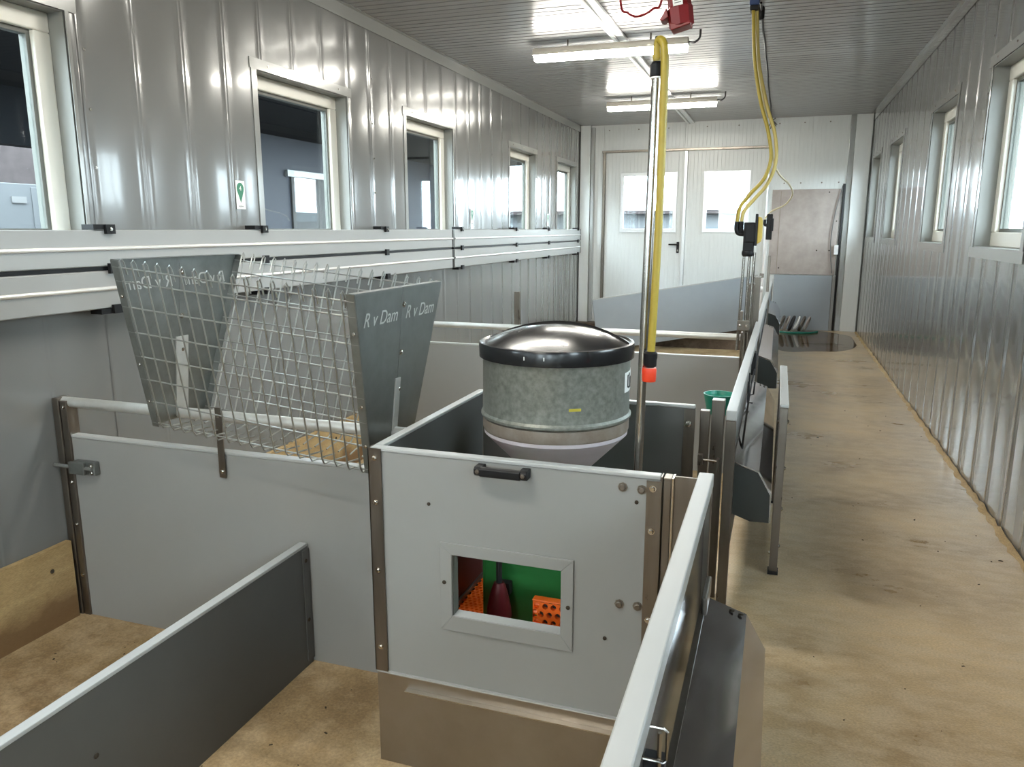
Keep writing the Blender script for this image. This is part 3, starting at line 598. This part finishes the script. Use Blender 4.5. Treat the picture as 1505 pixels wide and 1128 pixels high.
MB().lathe([(.0125,0),(.0165,.004),(.0165,.02),(.0178,.024),(.0178,.036),(.013,.041)], (-.298,1.97,.950), 20).build('nut', M['black'], yh, True)
MB().lathe([(.0165,0),(.018,.003),(.019,.03),(.0175,.036)], (-.3,1.97,.912), 20).build('coupling', M['couple'], yh, True)
# ---------------------------------------------------------------- hay rack
RX = Matrix.Rotation(.101, 4, 'Y')
hr = thing('hay_rack', 'galvanised V shaped wire hay rack hung aslant on the pipe rail', 'hay rack', (-1.589,2.25,1.159)); hr.rotation_euler = (0,.101,0)
ORG[hr] = Vector((0,0,0)); RA, RB, RH, RL = .304, .131, .60, .891
for sx in (-1, 1):
    X = sx*RL/2
    for sy in (-1, 1):
        e = MB()
        poly = [(sy*.0015,0),(sy*RA,0),(sy*RB,-RH),(sy*.0015,-RH)]
        e.prism(poly, 'x', X-.0012, X+.0012)
        # flange along the sloping edge, turned inwards
        a, b = Vector((X,sy*RA,0)), Vector((X,sy*RB,-RH)); q = Vector((-sx*.028,0,0)); t = Vector((0,sy*.0024,0))
        e.hexa([b,b+q,b+q+t,b+t,a,a+q,a+q+t,a+t])
        e.hexa([Vector((X,sy*.0015,0)),Vector((X,sy*RA,0)),Vector((X-sx*.02,sy*RA,0)),Vector((X-sx*.02,sy*.0015,0))]+[Vector((X,sy*.0015,.0024)),Vector((X,sy*RA,.0024)),Vector((X-sx*.02,sy*RA,.0024)),Vector((X-sx*.02,sy*.0015,.0024))])
        ep = e.build('end_panel', M['galv'], hr)
        text('stamped_name', 'R v Dam', .062, M['pipe'], ep, (X, sy*.138, -.085), (0,sx,0), (0,0,1), .0019, .3, local=True)
        for zz in (.12,.36,.5):
            f = zz/RH; bolt(ep, (X-sx*.014,sy*(RA+(RB-RA)*f)+sy*.0026,-zz), 'y', sy, .004, M['steelb'])
    for zz in (.055,.215,.34): bolt(hr, (X+sx*.0015,.012,-zz), 'x', sx, .007, M['steelb']); bolt(hr, (X-sx*.0015,.012,-zz), 'x', -sx, .007, M['steelb'])
    st = MB(); st.hexa([(X+sx*.0015,-.018,-.57),(X+sx*.006,-.018,-.57),(X+sx*.006,.014,-.57),(X+sx*.0015,.014,-.57),(X+sx*.0015,-.018,-.30),(X+sx*.006,-.018,-.30),(X+sx*.006,.016,-.30),(X+sx*.0015,.016,-.30)]).build('hanger_strap', M['pipe'], hr)
    MB().hexa([(X-sx*.0015,-.02,-.58),(X-sx*.006,-.02,-.58),(X-sx*.006,.04,-.58),(X-sx*.0015,.04,-.58),(X-sx*.0015,-.02,-.29),(X-sx*.006,-.02,-.29),(X-sx*.006,.04,-.29),(X-sx*.0015,.04,-.29)]).build('hanger_strap', M['pipe'], hr)
def yside(zz, sy): return sy*(RA+(RB-RA)*zz/RH)
for sy in (-1, 1):
    for zz in (.022,.068,.155,.243,.330,.415,.500,.585):
        MB().tube([(-RL/2+.003,yside(zz,sy),-zz),(RL/2-.003,yside(zz,sy),-zz)], .0027, 6).build('horizontal_wire', M['galvwire'], hr, True)
    for k in range(18):
        x = -RL/2+.042+k*.0475; dx = 0.0
        p = [(x+dx,yside(.05,sy)+sy*.012-sy*.024,-.045),(x+dx,yside(.0,sy)-sy*.012,-.004),(x+dx,yside(.0,sy)-sy*.002,.008),(x+dx,yside(0,sy)+sy*.006,.0),(x+dx,yside(.03,sy)+sy*.006,-.03),(x-dx*.2,yside(.3,sy)+sy*.005,-.30),(x-dx,yside(.585,sy)+sy*.005,-.585),(x-dx,yside(.6,sy)-sy*.004,-.602),(x-dx+.008,sy*.06,-.604),(x-dx+.016,sy*.012,-.606)]
        MB().tube(p, .0028, 6).build('vertical_wire', M['galvwire'], hr, True)
# ---------------------------------------------------------------- passage fence, troughs
def fence(label, x0, y0, x1, y1, top, pm, posts, z0=.02):
    r = thing('feed_fence', label, 'fence', ((x0+x1)/2,(y0+y1)/2,0)); d = Vector((x1-x0,y1-y0,0)).normalized(); n = Vector((d.y,-d.x,0))
    def S(a0, a1, w0, w1, z0_, z1_):
        P = Vector((x0,y0,0)); return MB().hexa([P+d*a+n*w+Vector((0,0,z)) for z in (z0_,z1_) for a,w in ((a0,w0),(a1,w0),(a1,w1),(a0,w1))])
    L = math.hypot(x1-x0,y1-y0)
    S(0,L,-.018,.018,top-.035,top).build('top_rail', M['pvcedge'], r, bevel=.003)
    S(.05,L-.03,-.004,.004,z0,top-.036).build('infill_sheet', pm, r)
    for a in posts: S(a,a+.035,-.017,.017,.0,top-.036).build('post', M['steel'], r, bevel=.002)
    return r
f1 = fence('near passage fence with white top rail and polished dark sheet', -.136, -.8, -.135, 1.87, .712, M['darkmirror'], (2.63,), .03)
f2 = fence('long passage fence with white top rail running to the far end', -.117, 2.60, -.070, 9.95, .705, M['pvc'], (0.0,2.45,5.25,7.3), .10)
# square bracket on the near fence
bk = thing('square_bracket', 'square bent wire bracket with pin on the near fence', 'bracket', (-.12,.9,.59))
yy = .90
MB().tube([(-.127,yy,.668),(-.102,yy,.668),(-.097,yy,.664),(-.097,yy,.624),(-.101,yy,.619),(-.127,yy,.619),(-.130,yy,.623),(-.130,yy,.664),(-.127,yy,.668)], .0022, 8).build('loop', M['steelb'], bk, True)
MB().tube([(-.107,yy+.004,.658),(-.107,yy+.004,.60)], .003, 8).build('pin', M['steelb'], bk, True); box('back_plate', (-.1305,-.1285,yy-.02,yy+.03,.59,.675), M['steel'], bk)
box('strut', (-.128,-.10,yy+.008,yy+.03,.59,.612), M['rubber'], bk)
def trough(label, y0, y1, zoff, end, xo=0):
    r = thing('feed_trough', label, 'trough', (-.04,(y0+y1)/2,.28), 'polished steel feed troughs along the fence')
    prof = [(-.108,.486),(-.018,.457),(.027,.378),(.029,.275)]; prof = [(a+xo,b+zoff) for a,b in prof]
    m = MB(); t = .003
    for yv in (y0,y1):
        m.v += [(a,yv,b) for a,b in prof]+[(a-t,yv,b-t) for a,b in prof]
    for k in range(3): m.f += [(k,k+1,8+k+1,8+k),(4+k,8+4+k,8+4+k+1,4+k+1)]
    for k in range(3): m.f += [(k,4+k,4+k+1,k+1),(8+k,8+k+1,12+k+1,12+k)]
    m.f += [(0,8,12,4),(3,7,15,11)]
    m.build('sheet', M['mirror'], r)
    ep = [(a-.004,b-.005) for a,b in prof]+[(-.04+xo,.268+zoff),(-.104+xo,.29+zoff)]
    for yv in ((y0+.001,y0+.006),(y1-.006,y1-.001)): MB().prism(ep, 'y', *yv).build('end_plate', M['darkplate'] if end else M['steel'], r)
    for q in range(2): bolt(r, (-.05+q*.02+xo,y1-.02,.469-.006*q+zoff+.001), 'z', 1, .004, M['dirt'])
    box('hinge_strip', (-.118+xo,-.106+xo,y0+.02,y1-.02,.470+zoff,.492+zoff), M['steel'], r)
    box('hinge_arm', (-.112+xo,-.100+xo,y1-.10,y1+.02,.487+zoff,.53+zoff), M['steel'], r, .004); return r
trough('polished steel trough in the lower right foreground', -.3, 1.70, -.018, False)
trough('polished steel trough behind the white topped guard board', 2.75, 4.35, 0, True)
trough('polished steel trough midway along the long fence', 5.25, 7.1, .0, True, .012)
trough('polished steel trough farthest along the long fence', 8.05, 9.5, .0, True, .022)
gd = thing('guard_board', 'narrow upright guard board with white top standing in the passage', 'board', (.055,3.3,0))
box('sheet', (.046,.060,2.97,3.78,.04,.655), M['pvc'], gd); box('top_cap', (.037,.069,2.925,3.80,.6555,.668), M['pvcedge'], gd, .003)
for ya in (2.925,3.75): box('post', (.038,.068,ya,ya+.038,.012,.655), M['steel'], gd, .002)
for ya in (2.92,3.745): box('foot', (.034,.072,ya,ya+.048,0,.012), M['rubber'], gd)
for zz in (.60,.42,.26,.11): bolt(gd, (.0681,2.945,zz), 'x', 1, .006, M['steelb'])
bolt(gd, (.0379,2.945,.60), 'x', -1, .006, M['steelb']); bolt(gd, (.0379,2.945,.08), 'x', -1, .006, M['steelb'])
# fence cable and hooks
fc = thing('fence_cable', 'thin black cable hanging along the long fence', 'cable', (-.09,3.6,.4))
MB().tube(bez([(-.086,2.78,.44),(-.088,3.1,.50),(-.088,3.7,.56),(-.082,4.7,.58),(-.078,5.6,.60),(-.07,6.6,.66)], 40), .004, 6).build('cable', M['rubber'], fc, True)
MB().tube([(-.098,3.82,.62),(-.098,3.82,.53),(-.09,3.80,.515),(-.075,3.80,.52),(-.072,3.80,.58)], .004, 6).build('hook', M['rubber'], fc, True)
MB().tube([(-.098,3.70,.60),(-.098,3.70,.50),(-.075,3.69,.50)], .004, 6).build('hook', M['rubber'], fc, True); box('clamp', (-.104,-.08,4.2,4.28,.54,.66), M['rubber'], fc, .004)
# drinking bowl
bw = thing('drinking_bowl', 'teal green round drinking bowl behind the stall posts', 'bowl', (-.19,3.1,.6))
MB().lathe([(.02,.58),(.045,.59),(.058,.65),(.062,.668),(.058,.668),(.052,.652),(.02,.64)], (-.186,3.05,0), 28).build('bowl', M['teal'], bw, True); box('bracket', (-.14,-.124,3.03,3.07,.56,.64), M['steel'], bw)
# posts by the second partition and valve units
for (xa, ya, zt, lab) in ((-.152,5.12,.965,'shorter stainless fence post beside the valve rods'),(-.122,5.30,1.0,'taller stainless fence post behind the valve rods')):
    r = thing('fence_post', lab, 'post', (xa,ya,ZP)); box('upright', (xa-.022,xa+.018,ya-.02,ya+.02,ZP,zt-.01), M['steel'], r, .002); box('cap', (xa-.024,xa+.02,ya-.022,ya+.022,zt-.0095,zt), M['steelb'], r, .002)
vy = 5.0
vu = thing('valve_unit', 'black and yellow hose valve on three slim stainless rods', 'valve', (-.18,vy,ZP))
for dx in (-.032,0,.028): MB().tube([(-.184+dx*1.0,vy,ZP if dx == 0 else .55),(-.172+dx,vy,1.16)], .009, 10).build('rod', M['steelb'], vu, True)
MB().box(-.215,-.15,vy-.025,vy+.025,1.16,1.34).box(-.205,-.135,vy-.03,vy+.03,1.22,1.33).lathe([(.03,1.135),(.036,1.15),(.036,1.165),(.03,1.175)], (-.185,vy,0), 12).build('valve_body', M['black'], vu, bevel=.006)
MB().prism([(-.134,1.21),(-.112,1.225),(-.106,1.25),(-.106,1.35),(-.114,1.37),(-.134,1.375)], 'y', vy-.045, vy+.045).build('cover', M['yellowc'], vu, bevel=.004)
box('cover_gasket', (-.1495,-.1345,vy-.05,vy+.05,1.20,1.39), M['black'], vu, .004)
for k, dx in enumerate((-.258,-.232)): MB().tube(bez([(dx,vy,1.345),(dx,vy,1.30),(dx+.012,vy,1.275),(dx+.05,vy,1.27)]), .014, 8).build('elbow', M['black'], vu, True)
box('clamp', (-.222,-.150,vy-.03,vy+.03,.68,.74), M['steel'], vu, .003); bolt(vu, (-.205,vy-.03,.71), 'y', -1, .007, M['steelb']); bolt(vu, (-.165,vy-.03,.71), 'y', -1, .007, M['steelb'])
box('clamp_stub', (-.21,-.19,vy-.015,vy+.015,.74,.80), M['steel'], vu, .002)
def hose(label, pts, r, mt):
    o = MB().tube(bez(pts, 60), r, 10).build('hose', M[mt], None, True); tag(o, label, 'hose', 'hoses hanging from the ceiling'); return o
hose('yellow hose ending at the outer elbow of the black valve', [(-.243,5.12,2.66),(-.236,5.1,2.55),(-.212,5.08,2.28),(-.165,5.06,2.05),(-.110,5.04,1.87),(-.085,5.02,1.72),(-.115,5.0,1.60),(-.19,5.0,1.51),(-.245,5.0,1.43),(-.258,5.0,1.345)], .011, 'yellow')
hose('yellow hose ending at the inner elbow of the black valve', [(-.220,5.13,2.66),(-.216,5.12,2.55),(-.190,5.11,2.28),(-.128,5.09,2.03),(-.072,5.06,1.86),(-.055,5.04,1.70),(-.095,5.03,1.57),(-.165,5.02,1.48),(-.220,5.01,1.41),(-.232,5.0,1.345)], .011, 'yellowp')
hose('thin cream hose looping to the far small valve', [(-.228,5.15,2.66),(-.218,5.2,2.5),(-.185,5.3,2.2),(-.115,5.5,1.92),(-.06,6.0,1.72),(.04,6.9,1.66),(.075,7.4,1.60),(.02,7.7,1.52),(-.09,7.85,1.47),(-.145,7.87,1.41),(-.150,7.87,1.385)], .0075, 'cream')
hc = thing('hose_clamp', 'dark blue clamp fixing the hoses to the ceiling', 'clamp', (-.23,5.13,2.6))
box('block', (-.262,-.205,5.09,5.17,2.60,2.69), M['blue'], hc, .006); box('strap', (-.258,-.209,5.085,5.175,2.57,2.598), M['black'], hc, .004)
cc = thing('ceiling_cable', 'black cable running along the ceiling to the end wall', 'cable', (-.2,8,2.66))
MB().tube(bez([(-.20,5.18,2.63),(-.205,5.6,2.665)]+[(-.205+random.uniform(-.006,.006),6.0+.45*k,2.672+random.uniform(-.008,.006)) for k in range(10)]+[(-.19,10.7,2.66)], 90), .007, 6).build('cable', M['black'], cc, True)
MB().lathe([(.012,0),(.02,.01),(.02,.07),(.012,.08)], (-.205,5.45,2.60), 10).build('cable_joint', M['black'], cc, True)
for k in range(7): MB().tube([(-.19,10.72,2.655),(-.19+random.uniform(-.09,.09),10.72+random.uniform(-.03,.05),2.64+random.uniform(-.1,.04))], .006, 5).build('loose_end', M['ink'], cc)
v2 = thing('valve_unit', 'small black far valve on a white upright pipe', 'valve', (-.13,7.87,ZP))
MB().tube([(-.17,7.87,ZP),(-.125,7.87,1.30)], .016, 10).build('pipe', M['whitep'], v2, True); MB().box(-.135,-.08,7.85,7.89,1.20,1.44).box(-.10,-.07,7.84,7.90,1.28,1.40).build('valve_body', M['black'], v2, bevel=.006)
MB().tube(bez([(-.150,7.87,1.39),(-.150,7.87,1.345),(-.13,7.87,1.335)]), .014, 8).build('elbow', M['black'], v2, True); box('collar', (-.168,-.128,7.845,7.895,.84,.88), M['steel'], v2, .003)
box('pipe_stay', (-.10,-.075,7.88,7.905,.40,1.05), M['steel'], v2, .003)
ww = thing('white_pipe_bend', 'short bent white pipe beside the long fence rail', 'pipe', (-.13,6.3,.55))
MB().tube(bez([(-.16,6.3,.60),(-.158,6.3,.78),(-.14,6.3,.84),(-.105,6.3,.84)]), .022, 10).build('bend', M['whitep'], ww, True); box('foot_plate', (-.185,-.135,6.28,6.32,.50,.60), M['steel'], ww)
# red power coupling
rc = thing('power_coupling', 'red industrial power coupling hanging from a cable', 'power coupling', (-.3,2.3,1.84))
ax = Matrix.Rotation(math.radians(-8), 3, 'Y'); base = Vector((-.2945,2.3,1.845))
def rot(m): m.v = [tuple(base+ax@Vector(p)) for p in m.v]; return m
rot(MB().lathe([(.026,0),(.034,.004),(.035,.05),(.032,.055),(.030,.09),(.028,.12),(.021,.16),(.017,.19),(.012,.2)], (0,0,0), 8)).build('housing', M['red'], rc)
rot(MB().prism([(-.030,.03),(-.047,.022),(-.055,.026),(-.034,.054)], 'y', -.025, .025)).build('flap', M['red'], rc, bevel=.002)
rot(MB().prism([(-.028,-.008),(.026,-.002),(.028,.006),(-.03,.012)], 'y', -.028, .028)).build('cover_lid', M['red'], rc, bevel=.003)
rot(MB().prism([(-.032,.078),(-.044,.09),(-.040,.104),(-.028,.1)], 'y', -.015, .015)).build('lug', M['red'], rc, bevel=.002)
rot(MB().box(-.014,.012,-.0365,-.034,.05,.074)).build('rating_label', M['sticker'], rc)
for zz in (.056,.062,.068): rot(MB().box(-.010,.008,-.0369,-.0366,zz,zz+.002)).build('label_line', M['ink'], rc)
MB().tube(bez([tuple(base+ax@Vector((0,0,.2))),(-.33,2.3,2.2),(-.335,2.31,2.5),(-.33,2.32,2.69)]), .009, 8).build('cable', M['rubber'], rc, True)
pc = thing('power_cable', 'thin dark cable looping down beside the red power coupling', 'cable', (-.40,2.3,1.87))
MB().tube(bez([(-.47,2.31,2.69),(-.475,2.31,2.2),(-.468,2.3,1.935),(-.445,2.3,1.895),(-.415,2.3,1.884),(-.375,2.3,1.90),(-.35,2.3,1.94),(-.345,2.31,2.25),(-.345,2.32,2.69)], 60), .0035, 6).build('cable', M['red'], pc, True)
# hose heap, mat, puddle
hg = thing('coiled_hose', 'tangled dark and pale hose heap on the floor by the end wall', 'hose', (.25,10.5,0))
for k in range(7):
    R = .10; cx = .02+k*.062; a0 = random.uniform(-.3,.3); p = []
    for j in range(17):
        t = 2*math.pi*j/16; p.append((cx+.03*math.sin(t*1)+a0*.06*math.cos(t), 10.52+R*math.cos(t)*.9, .022+R*.85+R*.85*math.sin(t)))
    MB().tube(p, .017 if k % 2 else .012, 8).build('loop', (M['rubber'],M['steel'],M['fibre'],M['rubber'],M['whitep'],M['steel'],M['fibre'])[k], hg, True)
MB().tube(bez([(.0,10.38,.012),(.2,10.3,.012),(.42,10.36,.012),(.52,10.5,.012)]), .012, 8).build('trailing_hose', M['teal'], hg, True)
m = MB(); n = 48; ctr = (.42,9.72)
ring = []
for k in range(n):
    t = 2*math.pi*k/n; rx, ry = .52*(1+.10*math.sin(3*t+1)+.06*math.sin(7*t)), 1.0*(1+.13*math.sin(2*t+.5)+.08*math.sin(5*t))
    ring.append((min(.90,max(.04,ctr[0]+rx*math.cos(t))), min(10.70,ctr[1]+ry*math.sin(t)), .0015))
m.v = ring+[(p[0],p[1],.0003) for p in ring]; m.f = [tuple(range(n))]+[(k,(k+1)%n,n+(k+1)%n,n+k) for k in range(n)]
m.build('puddle', M['water'], tag_=('shallow puddle on the passage floor near the end wall','puddle',None,'stuff'))
# loose litter on the floors
m = MB()
for k in range(130):
    if k < 45: x, y, z = random.uniform(.12,.95), random.uniform(1.2,6), 0
    else: x, y, z = random.uniform(-2.6,-1.1), random.uniform(.7,2.15), ZP
    s = random.uniform(.0012,.0038); a = random.uniform(0,3.1); c_, s_ = math.cos(a), math.sin(a); l = random.uniform(1,2.4)
    q = [(x+s*l*c_*i-s*s_*j, y+s*l*s_*i+s*c_*j) for i,j in ((-1,-1),(1,-1),(1,1),(-1,1))]
    m.hexa([(a_,b_,z+.0002) for a_,b_ in q]+[(x+(a_-x)*.6,y+(b_-y)*.6,z+s*.7) for a_,b_ in q])
m.build('floor_litter', M['dirt'], tag_=('scattered dark crumbs of litter on the floors','litter',None,'stuff'))
# crumbly mortar line at the right wall foot
m = MB(); y = 1.0; k = 0; vv = []
while y < YE-.12:
    vv.append((y, random.uniform(.012,.034), random.uniform(.006,.022))); y += random.uniform(.03,.07)
for yy, w, h in vv: m.v += [(XR-.006,yy,.0003),(XR-.006-w,yy,.0003),(XR-.006-w*.6,yy,h*.7),(XR-.006,yy,h)]
for i in range(len(vv)-1):
    a = 4*i; m.f += [(a+1,a+5,a+6,a+2),(a+2,a+6,a+7,a+3)]
m.f += [(0,1,2,3)]
m.build('trim_7', M['mortar'], smooth=True, tag_=('crumbly tan mortar line at the foot of the right wall','trim',None,'structure'))
# ---------------------------------------------------------------- outside
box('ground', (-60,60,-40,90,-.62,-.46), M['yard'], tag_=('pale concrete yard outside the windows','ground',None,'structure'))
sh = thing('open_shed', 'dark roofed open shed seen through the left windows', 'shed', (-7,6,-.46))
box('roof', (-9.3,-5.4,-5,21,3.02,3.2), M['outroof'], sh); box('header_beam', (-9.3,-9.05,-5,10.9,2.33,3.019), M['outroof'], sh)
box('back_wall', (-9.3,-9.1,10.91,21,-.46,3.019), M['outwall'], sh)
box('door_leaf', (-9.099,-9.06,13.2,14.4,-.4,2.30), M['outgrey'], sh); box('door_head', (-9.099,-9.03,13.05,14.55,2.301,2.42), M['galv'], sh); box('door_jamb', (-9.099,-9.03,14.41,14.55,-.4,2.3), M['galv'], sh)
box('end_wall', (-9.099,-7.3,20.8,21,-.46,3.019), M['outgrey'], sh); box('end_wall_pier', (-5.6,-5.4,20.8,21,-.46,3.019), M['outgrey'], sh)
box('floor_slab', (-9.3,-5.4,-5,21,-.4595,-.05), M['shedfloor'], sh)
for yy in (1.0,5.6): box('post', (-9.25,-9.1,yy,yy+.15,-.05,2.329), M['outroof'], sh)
cb = thing('white_cabinet', 'white outdoor cabinet visible through the nearest left window', 'cabinet', (-11.5,9.4,-.46))
box('body', (-11.7,-11.3,8.5,10.2,.2,2.0), M['outwhite'], cb, .01); box('door', (-11.299,-11.285,9.4,10.18,.3,1.95), M['outwhite'], cb, .006); box('vent', (-11.299,-11.28,9.05,9.3,1.7,1.8), M['ink'], cb)
box('plinth', (-11.7,-11.3,8.5,10.2,-.46,.199), M['yard'], cb)
box('brick_wall', (-14.6,-14.2,-4,34,-.46,4.2), M['brick'], tag_=('pale brick yard wall beyond the shed on the left','wall',None,'structure'))
eb = thing('far_building', 'pale building with blue windows outside the double door windows', 'building', (-1,24,-.46))
box('wall', (-9,5,24,26,-.46,1.75), M['outwhite'], eb); box('roof_edge', (-9.2,5.2,23.7,26.2,1.7505,1.86), M['brick'], eb)
for x in (-3.2,-2.2,-1.2): box('window', (x,x+.6,23.97,23.999,.5,1.35), M['paleblue'], eb)
rb = thing('far_building', 'low pale building across the yard outside the right windows', 'building', (14,10,-.46))
box('wall', (14,18,-6,40,-.46,1.6), M['outwhite'], rb); box('roof', (13.6,18.4,-6.4,40.4,1.6005,2.0), M['paleblue'], rb)
for y in range(0,36,4): box('red_door', (13.97,13.999,y,y+1.2,-.4,1.2), M['outred'], rb)
box('eaves', (XR+.17,XR+.55,YB,YE,2.3,2.38), M['soffit'], tag_=('beige roof overhang outside the right windows','eaves',None,'structure'))
